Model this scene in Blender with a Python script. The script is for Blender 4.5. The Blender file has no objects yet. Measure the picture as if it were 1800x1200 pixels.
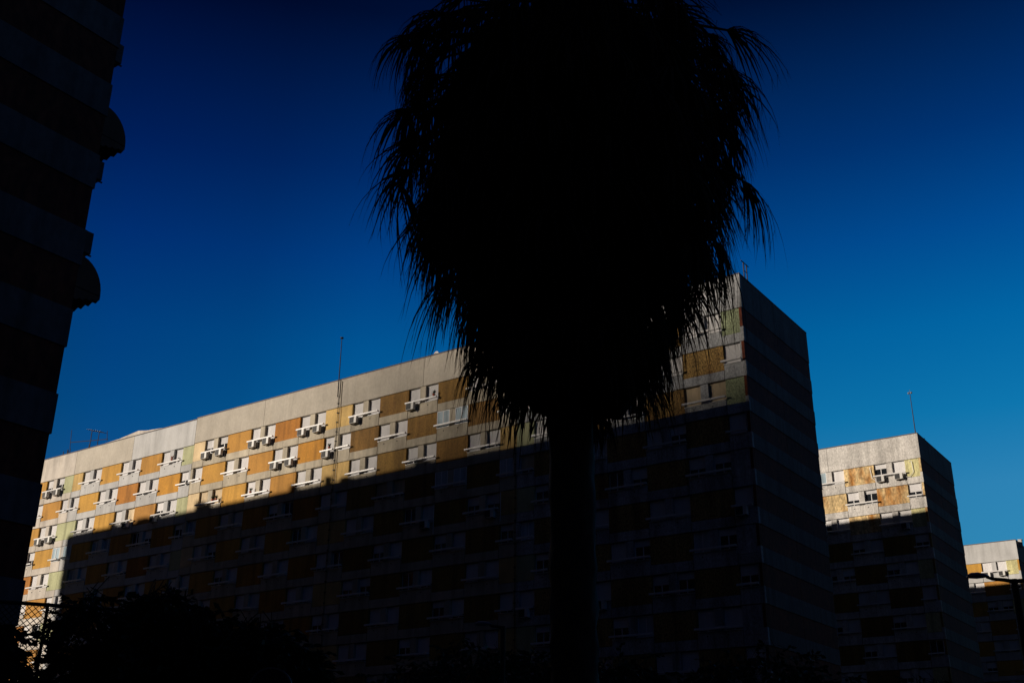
import bpy, math, random
from mathutils import Matrix, Vector
rnd = random.Random(7)
scene = bpy.context.scene
col = scene.collection
rad = math.radians

# ------------------------------------------------------------------ camera
CF = Vector((-0.52694967, 0.75617693, 0.38796971))
CR = Vector((0.82200546, 0.56944146, 0.00659074))
CU = Vector((0.21594227, -0.32238621, 0.92164856))
cd = bpy.data.cameras.new('camera')
cam = bpy.data.objects.new('camera', cd)
col.objects.link(cam)
M = Matrix((CR, CU, -CF)).transposed().to_4x4()
M.translation = Vector((0, 0, 1.6))
cam.matrix_world = M
cd.sensor_width = 36.0
cd.lens = 36.0 * 1948.7 / 1800.0
cd.clip_start = 0.1
cd.clip_end = 6000.0
scene.camera = cam

# ------------------------------------------------------------------ sky, sun
SUN_TRAVEL = Vector((0.6, 0.8, -0.186)).normalized()
SUN_EL = math.asin(-SUN_TRAVEL.z)
w = bpy.data.worlds.new("World")
scene.world = w
w.use_nodes = True
nt = w.node_tree
bg = nt.nodes['Background']
sk = nt.nodes.new('ShaderNodeTexSky')
sk.sky_type = 'NISHITA'
sk.sun_disc = False
sk.sun_elevation = SUN_EL
sk.sun_rotation = rad(216.87)
sk.air_density = 1.0
sk.dust_density = 0.0
sk.ozone_density = 3.0
tc = nt.nodes.new('ShaderNodeTexCoord')
sx = nt.nodes.new('ShaderNodeSeparateXYZ')
nt.links.new(tc.outputs['Generated'], sx.inputs[0])
rp = nt.nodes.new('ShaderNodeValToRGB')       # deep, underexposed blue towards the zenith
nt.links.new(sx.outputs['Z'], rp.inputs[0])
el = rp.color_ramp.elements
el[0].position = 0.0
el[0].color = (0.10, 0.42, 0.55, 1)
el[1].position = 0.25
el[1].color = (0.17, 0.76, 0.97, 1)
for p, c in ((0.31, (0.035, 0.72, 1.0, 1)), (0.38, (0.004, 0.62, 1.0, 1)), (0.45, (0.002, 0.40, 0.88, 1)),
             (0.52, (0.001, 0.215, 0.58, 1)), (0.63, (0.001, 0.05, 0.155, 1)), (0.8, (0.001, 0.015, 0.05, 1))):
    e = el.new(p)
    e.color = c
mx = nt.nodes.new('ShaderNodeMixRGB')
mx.blend_type = 'MULTIPLY'
mx.inputs[0].default_value = 1.0
nt.links.new(sk.outputs[0], mx.inputs[1])
nt.links.new(rp.outputs[0], mx.inputs[2])
def wnode(t, **kw):
    n_ = nt.nodes.new(t)
    for k_, v_ in kw.items(): setattr(n_, k_, v_)
    return n_
# azimuth term: 1 opposite the sun, -1 towards it
dp = wnode('ShaderNodeVectorMath', operation='DOT_PRODUCT')
nt.links.new(tc.outputs['Generated'], dp.inputs[0])
dp.inputs[1].default_value = (0.6, 0.8, 0.0)
ra = nt.nodes.new('ShaderNodeMapRange')
ra.inputs[1].default_value = -1.0
ra.inputs[2].default_value = 1.0
nt.links.new(dp.outputs['Value'], ra.inputs[0])
r2 = wnode('ShaderNodeValToRGB')
e2 = r2.color_ramp.elements
e2[0].position = 0.40
e2[0].color = (0.3, 0.36, 0.42, 1)
e2[1].position = 0.475
e2[1].color = (0.3, 0.47, 0.71, 1)
for p_, c_ in ((0.53, (0.4, 0.59, 0.77, 1)), (0.58, (0.6, 0.86, 1.0, 1)), (0.70, (0.95, 0.98, 1.0, 1)), (0.85, (0.95, 0.95, 0.95, 1))):
    q_ = e2.new(p_)
    q_.color = c_
nt.links.new(ra.outputs[0], r2.inputs[0])
m2 = wnode('ShaderNodeMixRGB', blend_type='MULTIPLY')
m2.inputs[0].default_value = 1.0
nt.links.new(mx.outputs[0], m2.inputs[1])
nt.links.new(r2.outputs[0], m2.inputs[2])
cap = wnode('ShaderNodeMixRGB', blend_type='DARKEN')      # no brighter than the low sky in view
cap.inputs[0].default_value = 1.0
cap.inputs[2].default_value = (0.25, 2.05, 3.85, 1)
nt.links.new(m2.outputs[0], cap.inputs[1])
# dim warm sky on the sunset side
wm_ = wnode('ShaderNodeMixRGB', blend_type='DARKEN')
wm_.inputs[0].default_value = 1.0
wm_.inputs[2].default_value = (0.045, 0.05, 0.10, 1)
nt.links.new(sk.outputs[0], wm_.inputs[1])
r3 = nt.nodes.new('ShaderNodeMapRange')
r3.interpolation_type = 'SMOOTHSTEP'
r3.inputs[1].default_value = 0.42
r3.inputs[2].default_value = 0.22
nt.links.new(ra.outputs[0], r3.inputs[0])
m3 = wnode('ShaderNodeMixRGB', blend_type='MIX')
nt.links.new(r3.outputs[0], m3.inputs[0])
nt.links.new(cap.outputs[0], m3.inputs[1])
nt.links.new(wm_.outputs[0], m3.inputs[2])
nt.links.new(m3.outputs[0], bg.inputs[0])
bg.inputs[1].default_value = 0.12

sd = bpy.data.lights.new('sun', 'SUN')
sd.energy = 4.6
sd.angle = rad(0.55)
sd.color = (1.0, 0.875, 0.735)
sun = bpy.data.objects.new('sun', sd)
col.objects.link(sun)
sun.rotation_euler = SUN_TRAVEL.to_track_quat('-Z', 'Y').to_euler()

vs = scene.view_settings
vs.view_transform = 'Standard'
vs.look = 'None'
vs.exposure = 0.0
vs.gamma = 1.0
vs.use_curve_mapping = False
scene.cycles.max_bounces = 4
scene.cycles.diffuse_bounces = 2
scene.cycles.glossy_bounces = 2
scene.cycles.transparent_max_bounces = 4

# ------------------------------------------------------------------ helpers
def boxes(bl):
    """bl: list of (x0,y0,z0,x1,y1,z1[,material index])"""
    v, f, mi = [], [], []
    for b in bl:
        x0, y0, z0, x1, y1, z1 = b[:6]
        k = b[6] if len(b) > 6 else 0
        n = len(v)
        v += [(x0, y0, z0), (x1, y0, z0), (x1, y1, z0), (x0, y1, z0), (x0, y0, z1), (x1, y0, z1), (x1, y1, z1), (x0, y1, z1)]
        f += [(n, n+3, n+2, n+1), (n+4, n+5, n+6, n+7), (n, n+1, n+5, n+4), (n+1, n+2, n+6, n+5), (n+2, n+3, n+7, n+6), (n+3, n, n+4, n+7)]
        mi += [k] * 6
    return v, f, mi

def tube(pts, r, sides=6, r1=None):
    """capped tube along points; returns v, f"""
    v, f = [], []
    n = len(pts)
    pts = [Vector(p) for p in pts]
    for i, p in enumerate(pts):
        d = (pts[min(i+1, n-1)] - pts[max(i-1, 0)]).normalized()
        a = d.orthogonal().normalized() if abs(d.z) > 0.95 else d.cross(Vector((0, 0, 1))).normalized()
        b = d.cross(a)
        rr = r if r1 is None else r + (r1 - r) * i / max(1, n-1)
        for k in range(sides):
            t = 2*math.pi*k/sides
            q = p + a*(rr*math.cos(t)) + b*(rr*math.sin(t))
            v.append(tuple(q))
    for i in range(n-1):
        for k in range(sides):
            k2 = (k+1) % sides
            f.append((i*sides+k, i*sides+k2, (i+1)*sides+k2, (i+1)*sides+k))
    f.append(tuple(range(sides))[::-1])
    f.append(tuple((n-1)*sides+k for k in range(sides)))
    return v, f

class Mesh:
    def __init__(s): s.v, s.f, s.m = [], [], []
    def add(s, vf, k=0):
        n = len(s.v)
        s.v += list(vf[0])
        s.f += [tuple(i+n for i in q) for q in vf[1]]
        s.m += [(k if len(vf) < 3 else vf[2][i]) for i in range(len(vf[1]))]
        return s
    def box(s, *b): return s.add(boxes([b]))
    def tube(s, pts, r, sides=6, r1=None, k=0): return s.add(tube(pts, r, sides, r1), k)
    def data(s, name, mats, smooth=False):
        me = bpy.data.meshes.new(name)
        me.from_pydata(s.v, [], s.f)
        for m in mats: me.materials.append(m)
        if len(mats) > 1: me.polygons.foreach_set('material_index', s.m)
        if smooth: me.polygons.foreach_set('use_smooth', [True]*len(me.polygons))
        me.update()
        return me

def put(me, name, parent=None, loc=(0, 0, 0), mat=None, rz=0.0, sc=None):
    o = bpy.data.objects.new(name, me)
    col.objects.link(o)
    o.location = loc
    if rz: o.rotation_euler = (0, 0, rz)
    if sc: o.scale = sc
    if parent: o.parent = parent
    if mat is not None:
        o.material_slots[0].link = 'OBJECT'
        o.material_slots[0].material = mat
    return o

def tag(o, label=None, cat=None, group=None, kind=None):
    for k, v in (('label', label), ('category', cat), ('group', group), ('kind', kind)):
        if v: o[k] = v
    return o

def thing(name, label, cat, loc=(0, 0, 0), rz=0.0, group=None):
    o = bpy.data.objects.new(name, None)
    o.empty_display_size = 0.2
    col.objects.link(o)
    o.location = loc
    o.rotation_euler = (0, 0, rz)
    return tag(o, label, cat, group)

# ------------------------------------------------------------------ materials
def mat(name, rgb, rough=0.8, var=0.08, grain=0.15, gscale=6.0, blotch=0.15, streak=0.15, stain=None, stain_amt=0.0,
        metallic=0.0, spec=0.3, bump=0.0, hue=0.0):
    m = bpy.data.materials.new(name)
    m.use_nodes = True
    n = m.node_tree
    b = n.nodes['Principled BSDF']
    b.inputs['Roughness'].default_value = rough
    b.inputs['Metallic'].default_value = metallic
    b.inputs['Specular IOR Level'].default_value = spec
    geo = n.nodes.new('ShaderNodeNewGeometry')
    L = n.links.new
    def noise(scale, vec_scale, detail=3.0):
        mp = n.nodes.new('ShaderNodeMapping')
        mp.inputs['Scale'].default_value = vec_scale
        L(geo.outputs['Position'], mp.inputs[0])
        t = n.nodes.new('ShaderNodeTexNoise')
        t.inputs['Scale'].default_value = scale
        t.inputs['Detail'].default_value = detail
        L(mp.outputs[0], t.inputs[0])
        return t.outputs['Fac']
    def mr(src, a, lo, hi, fmin=0.3, fmax=0.7):
        r = n.nodes.new('ShaderNodeMapRange')
        r.inputs[1].default_value = fmin
        r.inputs[2].default_value = fmax
        r.inputs[3].default_value = lo
        r.inputs[4].default_value = hi
        L(src, r.inputs[0])
        return r.outputs[0]
    fac = None
    def mul(a, bb):
        x = n.nodes.new('ShaderNodeMath')
        x.operation = 'MULTIPLY'
        L(a, x.inputs[0]); L(bb, x.inputs[1])
        return x.outputs[0]
    terms = []
    if grain:
        gsrc = noise(gscale, (1, 1, 0.55), 5)
        terms.append(mr(gsrc, 0, 1-grain, 1+grain))
    if blotch: terms.append(mr(noise(0.45, (1, 1, 1), 3), 0, 1-blotch, 1+blotch))
    if streak: terms.append(mr(noise(1.6, (1.0, 1.0, 0.09), 4), 0, 1+streak*0.5, 1-streak, 0.45, 0.72))
    if var:
        oi = n.nodes.new('ShaderNodeObjectInfo')
        terms.append(mr(oi.outputs['Random'], 0, 1-var, 1+var, 0, 1))
    for t in terms: fac = t if fac is None else mul(fac, t)
    base = n.nodes.new('ShaderNodeRGB')
    base.outputs[0].default_value = (*rgb, 1)
    cout = base.outputs[0]
    if stain:
        mixs = n.nodes.new('ShaderNodeMixRGB')
        mixs.inputs[2].default_value = (*stain, 1)
        L(cout, mixs.inputs[1])
        s = mr(noise(0.9, (1, 1, 0.25), 6), 0, 0, stain_amt, 0.47, 0.68)
        L(s, mixs.inputs[0])
        cout = mixs.outputs[0]
    if hue:
        oi2 = n.nodes.new('ShaderNodeObjectInfo')
        hs = n.nodes.new('ShaderNodeHueSaturation')
        L(mr(oi2.outputs['Random'], 0, 0.5-hue, 0.5+hue, 0, 1), hs.inputs['Hue'])
        L(cout, hs.inputs['Color'])
        cout = hs.outputs[0]
    if fac is not None:
        vm = n.nodes.new('ShaderNodeVectorMath')
        vm.operation = 'SCALE'
        L(cout, vm.inputs[0]); L(fac, vm.inputs['Scale'])
        cout = vm.outputs[0]
    L(cout, b.inputs['Base Color'])
    if bump:
        bp = n.nodes.new('ShaderNodeBump')
        bp.inputs['Strength'].default_value = bump
        bp.inputs['Distance'].default_value = 0.03
        L(noise(gscale*1.2, (1, 1, 0.8), 5), bp.inputs['Height'])
        L(bp.outputs[0], b.inputs['Normal'])
    return m

dirt = (0.12, 0.11, 0.10)
C_beige = mat('concrete_beige', (0.44, 0.39, 0.30), streak=0.24, stain=(0.24, 0.21, 0.17), stain_amt=0.32, grain=0.08, bump=0.3)
C_par = mat('parapet_beige', (0.45, 0.41, 0.345), blotch=0.07, streak=0.08, stain=(0.30, 0.26, 0.2), stain_amt=0.22, grain=0.08, bump=0.2)
C_white = mat('concrete_white', (0.455, 0.455, 0.45), blotch=0.08, streak=0.16, stain=(0.28, 0.26, 0.24), stain_amt=0.2, grain=0.05, bump=0.2)
C_warm = mat('concrete_warm', (0.50, 0.455, 0.40), streak=0.22, stain=(0.30, 0.26, 0.2), stain_amt=0.3, grain=0.06, bump=0.2)
C_end = mat('end_wall_concrete', (0.125, 0.105, 0.10), streak=0.35, stain=(0.12, 0.11, 0.11), stain_amt=0.5, grain=0.2, gscale=4, bump=0.5)  # end walls' shade put into the colour: darker, redder than facade concrete
C_grey = mat('concrete_grey', (0.37, 0.38, 0.39), streak=0.4, stain=(0.14, 0.14, 0.14), stain_amt=0.6, grain=0.35, gscale=9, bump=0.5)
C_far = mat('concrete_pale', (0.52, 0.50, 0.47), streak=0.25, stain=(0.24, 0.22, 0.2), stain_amt=0.3, grain=0.25, gscale=7, bump=0.4)
C_core = mat('recess_dark', (0.055, 0.05, 0.045), var=0.0, streak=0)
O_bright = mat('ochre_bright', (0.46, 0.24, 0.045), grain=0.12, gscale=8, blotch=0.10, streak=0.22, var=0.13, hue=0.008, bump=0.3)
O_orange = mat('ochre_orange', (0.42, 0.185, 0.026), grain=0.16, gscale=8, blotch=0.12, streak=0.30, var=0.14, stain=(0.2, 0.09, 0.02), stain_amt=0.4, hue=0.01, bump=0.3)
O_brown = mat('ochre_brown', (0.25, 0.14, 0.033), grain=0.28, gscale=8, blotch=0.12, streak=0.30, var=0.12, stain=(0.15, 0.08, 0.02), stain_amt=0.5, hue=0.01, bump=0.5)
O_rough = mat('ochre_aggregate', (0.31, 0.19, 0.06), grain=0.75, gscale=10, blotch=0.12, streak=0.35, stain=(0.16, 0.07, 0.02), stain_amt=0.6, bump=0.8)
O_rust = mat('ochre_rusty', (0.60, 0.44, 0.22), grain=0.45, gscale=6, blotch=0.1, streak=0.30, stain=(0.36, 0.14, 0.02), stain_amt=1.0, bump=0.6)
O_end = mat('end_wall_ochre', (0.14, 0.032, 0.012), grain=0.5, gscale=4, streak=0.3, bump=0.6)  # stripe colour deepened for shade and reddened against the blue skylight
P_yellow = mat('yellow_panel', (0.56, 0.38, 0.14), grain=0.10, streak=0.2, stain=(0.35, 0.22, 0.08), stain_amt=0.4)
P_cream = mat('cream_panel', (0.60, 0.46, 0.27), grain=0.08, streak=0.15)
P_green = mat('green_panel', (0.40, 0.41, 0.235), grain=0.10, streak=0.2)
P_green2 = mat('green_aggregate', (0.27, 0.31, 0.18), grain=0.55, gscale=10, streak=0.25, bump=0.6)
P_lime = mat('pale_yellow_panel', (0.53, 0.49, 0.25), grain=0.25, gscale=8, streak=0.3, bump=0.4)
M_shut = mat('shutter_white', (0.66, 0.65, 0.65), grain=0.03, blotch=0.06, streak=0.10, var=0.08, rough=0.55)
M_shutc = mat('shutter_yellowed', (0.56, 0.45, 0.30), grain=0.05, blotch=0.25, streak=0.3, var=0.10, rough=0.6)
M_rail = mat('rail_white', (0.68, 0.67, 0.66), grain=0.05, blotch=0.08, streak=0.10, rough=0.28, spec=0.6)
M_frame = mat('frame_white', (0.72, 0.72, 0.72), grain=0, blotch=0.05, streak=0, rough=0.4, spec=0.5)
M_glass = mat('window_glass', (0.015, 0.018, 0.022), grain=0, blotch=0, streak=0, var=0, rough=0.04, spec=0.8)
M_curt = mat('curtain_sky_glass', (0.38, 0.48, 0.54), grain=0, blotch=0.2, streak=0.3, var=0.2, rough=0.12, spec=0.8)  # pale blue mixes curtains behind the pane with a painted sky reflection
M_ac = mat('ac_casing', (0.62, 0.61, 0.58), grain=0.05, streak=0.2, rough=0.5)
M_dark = mat('dark_metal', (0.03, 0.03, 0.03), grain=0, blotch=0, streak=0, rough=0.6)
M_grey = mat('grey_metal', (0.30, 0.30, 0.31), grain=0.05, streak=0.1, rough=0.4, metallic=0.5)
M_ground = mat('asphalt', (0.05, 0.05, 0.05), var=0, gscale=3, streak=0)
M_pave = mat('paving', (0.2, 0.19, 0.18), var=0, streak=0)
M_hill = mat('shade_hill_woods', (0.028, 0.032, 0.016), var=0, streak=0)
M_bark = mat('bark', (0.07, 0.05, 0.035), grain=0.4, gscale=12)
M_leaf = mat('leaf', (0.035, 0.05, 0.018), grain=0.3, rough=0.6, spec=0.2)
M_dead = mat('dry_frond', (0.075, 0.052, 0.032), grain=0.3, rough=0.9, spec=0.05, streak=0)
M_green = mat('green_frond', (0.04, 0.06, 0.02), grain=0.3, rough=0.7, spec=0.1, streak=0)
M_awn = mat('awning_cloth', (0.16, 0.08, 0.05), grain=0.1)
M_red = mat('terracotta', (0.35, 0.08, 0.04), grain=0.1)

# ------------------------------------------------------------------ ground and added unseen slopes
g = Mesh()
g.add(([(-3000, -3000, 0), (3000, -3000, 0), (3000, 3000, 0), (-3000, 3000, 0)], [(0, 1, 2, 3)]))
tag(put(g.data('ground', [M_ground]), 'ground'), kind='structure')
g = Mesh().box(-26, -120, 0.004, -12, 260, 0.13)
tag(put(g.data('pavement', [M_pave]), 'pavement'), kind='structure')
g = Mesh().box(-150, 62, 0.006, -27, 71, 0.14)
tag(put(g.data('pavement', [M_pave]), 'pavement'), kind='structure')
# unseen ridge added and shaped to fade the low sun, 1.4 km behind the viewer
SA = Vector((0.6, 0.8)); SP = Vector((0.8, -0.6))
def ridge(s):
    pts = ((-700, -265), (-400, -190), (-170, -60), (-135, -6), (-120, 16), (-104, 28.5), (-86, 37.5), (-68, 43.5), (-50, 45), (0, 36), (100, 60), (260, 40), (500, -60), (800, -265))
    for (a, ha), (b, hb) in zip(pts, pts[1:]):
        if a <= s <= b: return (ha + (hb-ha)*(s-a)/(b-a))
    return -262.0
v, f = [], []
ss = [-700+10*i for i in range(151)]
prof = ((-620, 0.0), (-420, .35), (-220, .75), (-80, .97), (0, 1.0), (90, .93), (240, .6), (420, .22), (600, 0.0))
for s in ss:
    for a, k in prof:
        s_ = s
        p = SA*(-1400+a) + SP*s_
        hgt = ridge(s)+0.1863*1400
        edge = 1.0
        v.append((p.x, p.y, max(-1.0, hgt*k*max(0, edge) - 0.5)))
nr = len(prof)
for i in range(len(ss)-1):
    for k in range(nr-1):
        f.append((i*nr+k, i*nr+k+1, (i+1)*nr+k+1, (i+1)*nr+k))
h = Mesh().add((v, f))
tag(put(h.data('shade_hills', [M_hill], True), 'shade_hills'), kind='structure')

# unseen stand of trees added on that crest to half-shade the facade: its gaps let about half of the low sun through
tr_ = random.Random(21)
v, f = [], []
def crest(s, a, h): 
    p = SA*(-1400+a)+SP*s
    return Vector((p.x, p.y, h+0.1863*(1400-a)))
for i in range(250):
    s_ = tr_.uniform(-106, -52)
    dens = min(1.0, max(0.12, (s_+107)/13.0))*(1.0 if s_ < -88 else 0.5)
    if tr_.random() > dens: continue
    c_ = crest(s_, tr_.uniform(-15, 15), tr_.uniform(30, 47.0))
    r_ = tr_.uniform(.9, 1.6)
    n = len(v)
    for d_ in ((1, 0, 0), (-1, 0, 0), (0, 1, 0), (0, -1, 0), (0, 0, 1.2), (0, 0, -1.2)):
        v.append((c_.x+d_[0]*r_*tr_.uniform(.7, 1.2), c_.y+d_[1]*r_*tr_.uniform(.7, 1.2), c_.z+d_[2]*r_*tr_.uniform(.7, 1.2)))
    for a_, b_, e_ in ((0, 2, 4), (2, 1, 4), (1, 3, 4), (3, 0, 4), (2, 0, 5), (1, 2, 5), (3, 1, 5), (0, 3, 5)): f.append((n+a_, n+b_, n+e_))
wd = Mesh().add((v, f))
for i in range(22):
    s_ = -104+2.4*i
    b_ = crest(s_, tr_.uniform(-12, 12), 24); t_ = b_+Vector((tr_.uniform(-1, 1), tr_.uniform(-1, 1), 19))
    wd.tube([tuple(b_), tuple(t_)], 0.22, 5, 0.06)
tag(put(wd.data('shade_woods', [M_hill]), 'shade_woods'), 'unseen tree stand added on the far ridge to half-shade the facade', 'woods', None, 'stuff')

# unseen slope added on the right, outside the frame, to block low skylight
v, f = [], []
na, nr_ = 44, 8
for i in range(na):
    az = rad(1+ (176-1)*i/(na-1))
    for j in range(nr_):
        d_ = 60+26*j
        env = min(1, (i+1)/5.0, (na-i)/5.0)
        h_ = 112*env*(math.sin(min(1.0, j/5.0)*math.pi/2))*(1+.12*math.sin(i*.9)+.05*math.sin(i*2.3+j))
        if j == nr_-1: h_ = 0
        v.append((d_*math.sin(az), 40+d_*1.35*math.cos(az), h_-0.3))
for i in range(na-1):
    for j in range(nr_-1):
        f.append((i*nr_+j, (i+1)*nr_+j, (i+1)*nr_+j+1, i*nr_+j+1))
tag(put(Mesh().add((v, f)).data('shade_hills', [M_hill], True), 'shade_hills'), kind='structure')

# ------------------------------------------------------------------ slab blocks
MW = 3.471          # module
SH = 2.8            # storey
PH = 2.92           # parapet
WW, WH = 1.42, 1.60 # window opening
PIL = MW - 2*WW
G = 0.030           # half joint

def bx(name, *b, mats=None): return Mesh().add(boxes([b])).data(name, [mats or C_beige])
# window: origin at the lower middle of the opening, facade plane y=0, inwards +y
def frame_mesh(y, vent=False):
    m = Mesh(); w_, t = WW/2-0.01, 0.055
    m.box(-w_, y, 0.02, -w_+t, y+0.06, WH-0.02); m.box(w_-t, y, 0.02, w_, y+0.06, WH-0.02)
    m.box(-w_+t, y, 0.02, w_-t, y+0.06, 0.02+t); m.box(-w_+t, y, WH-0.02-t, w_-t, y+0.06, WH-0.02)
    m.box(-0.035, y-0.01, 0.02+t, 0.035, y+0.05, WH-0.02-t)
    return m.data('window_frame', [M_frame])
F_in, F_out = frame_mesh(0.30), frame_mesh(0.01)
def pane_mesh(y): return Mesh().box(-WW/2+0.06, y, 0.07, WW/2-0.06, y+0.02, WH-0.07).data('pane', [M_glass])
PN_in, PN_out = pane_mesh(0.33), pane_mesh(0.04)
def shutter_mesh(frac):
    m = Mesh(); hh = (WH-0.20)*frac; n = max(3, int(round(14*frac))); z = WH-0.02
    v, f = [], []
    for i in range(n):
        z1 = z - hh*(i)/n; z0 = z - hh*(i+1)/n
        b = len(v)
        for x in (-WW/2+0.02, WW/2-0.02):
            v += [(x, 0.275, z1), (x, 0.250, z1-(z1-z0)*0.75), (x, 0.275, z0)]
        f += [(b, b+3, b+4, b+1), (b+1, b+4, b+5, b+2)]
    m.add((v, [q[::-1] for q in f]))
    m.box(-WW/2+0.02, 0.245, z-hh-0.03, WW/2-0.02, 0.29, z-hh)
    return m.data('shutter', [M_shut])
SHUT = {k: shutter_mesh(k/100) for k in (25, 35, 50, 60, 72, 86, 100)}
SILL = bx('sill', -WW/2, -0.05, -0.015, WW/2, 0.29, 0.035, mats=M_frame)
def rail_mesh(L):
    m = Mesh(); r = 0.075; v, f = [], []
    sec = [(-0.075, -0.055), (-0.05, -0.08), (0.05, -0.08), (0.075, -0.055), (0.075, 0.055), (0.05, 0.08), (-0.05, 0.08), (-0.075, 0.055)]
    for x in (-L/2, L/2):
        for a, b in sec: v.append((x, -0.30+a, b))
    for i in range(8): f.append((i, (i+1) % 8, 8+(i+1) % 8, 8+i))
    f += [tuple(range(8))[::-1], tuple(range(8, 16))]
    m.add((v, f))
    for x in (-L/2+0.05, L/2-0.11): m.box(x, -0.23, -0.03, x+0.06, 0.0, 0.03)
    if L > 2: m.box(-0.05, -0.23, -0.03, 0.05, 0.0, 0.03)
    return m.data('window_rail', [M_rail])
R_pair, R_one = rail_mesh(MW+0.16), rail_mesh(WW+0.20)
# panels (x centred, z=0 at the storey line, going down)
SP_pair = Mesh().box(-MW/2+G, 0, -SH+G, MW/2-G, 0.40, -WH-0.03)
for x in (-0.95, 0.62):
    SP_pair.add(boxes([(x-0.045, -0.03, -WH-0.36, x+0.045, 0.0, -WH-0.27, 1)]))
SP_pair = SP_pair.data('spandrel_panel', [C_beige, M_dark])
SP_half = bx('spandrel_panel', -MW/4+G, 0, -SH+G, MW/4-G, 0.40, -WH-0.03)
BD_full = bx('band_panel', -MW/2+G, 0, -SH+G, MW/2-G, 0.40, -2.055)
BD_half = bx('band_panel', -MW/4+G, 0, -SH+G, MW/4-G, 0.40, -2.055)
OC_full = bx('ochre_panel', -MW/2+0.01, 0.055, -2.02, MW/2-0.01, 0.40, -0.02)
OC_half = bx('half_panel', -MW/4+0.012, 0.05, -2.02, MW/4-0.012, 0.40, -0.02)
PL_full = bx('pillar_panel', -PIL/2, 0.0, -WH-0.005, PIL/2, 0.40, -0.03)
PL_half = bx('pillar_panel', -PIL/4+0.01, 0.0, -WH-0.005, PIL/4-0.01, 0.40, -0.03)
PP_half = bx('parapet_panel', -MW*1.5+0.02, 0, 0.025, MW*1.5-0.02, 0.30, PH-0.12)

AC_c = Mesh().box(-0.43, -0.50, 0, 0.43, -0.14, 0.64)
AC_c = AC_c.data('casing', [M_ac])
v, f = [], []
for y_, r_ in ((-0.515, 0.27), (-0.49, 0.27)):
    for i in range(20): v.append((-0.135+r_*math.cos(i*math.pi/10), y_, 0.32+r_*math.sin(i*math.pi/10)))
for i in range(20): f.append((i, 20+i, 20+(i+1) % 20, (i+1) % 20))
f.append(tuple(range(20)))
AC_g = Mesh().add((v, f)).box(-0.41, -0.508, 0.03, 0.14, -0.501, 0.61).data('fan_grille', [M_dark])
AC_b = Mesh().box(-0.025, -0.50, -0.05, 0.025, 0.0, -0.002).data('bracket', [M_dark])
AC_p = Mesh().tube([(0.42, -0.2, 0.45), (0.52, -0.12, 0.42), (0.55, -0.05, 0.2), (0.55, -0.04, -0.25)], 0.025, 5).data('drain_hose', [M_ac])

def ac_unit(X, Y, Z, label, hose=True):
    t = thing('air_conditioner', label, 'air conditioner', (X, Y, Z), 0, 'air conditioners bolted below the windows')
    put(AC_c, 'casing', t); put(AC_g, 'fan_grille', t); put(AC_b, 'bracket', t, (-0.31, 0, 0)); put(AC_b, 'bracket', t, (0.31, 0, 0))
    if hose: put(AC_p, 'drain_hose', t)
    return t

def window(B, X, Y, zf, st, pale=None):
    """st: number = shutter percent; 'g' outer glass with painted curtain and sky tint; 'd' dark glass; 'o' inner open"""
    loc = (X, Y, zf-WH)
    out = st in ('g', 'G')
    wdw = put(F_out if out else F_in, 'window', B, loc)
    pm = M_curt if (out or st == 'c') else M_glass
    put(PN_out if out else PN_in, 'pane', wdw, (0, 0, 0), pm)
    put(SILL, 'sill', wdw)
    if isinstance(st, int):
        put(SHUT[st], 'shutter', wdw, (0, 0, 0), M_shutc if pale else M_shut)
    return wdw

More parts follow.
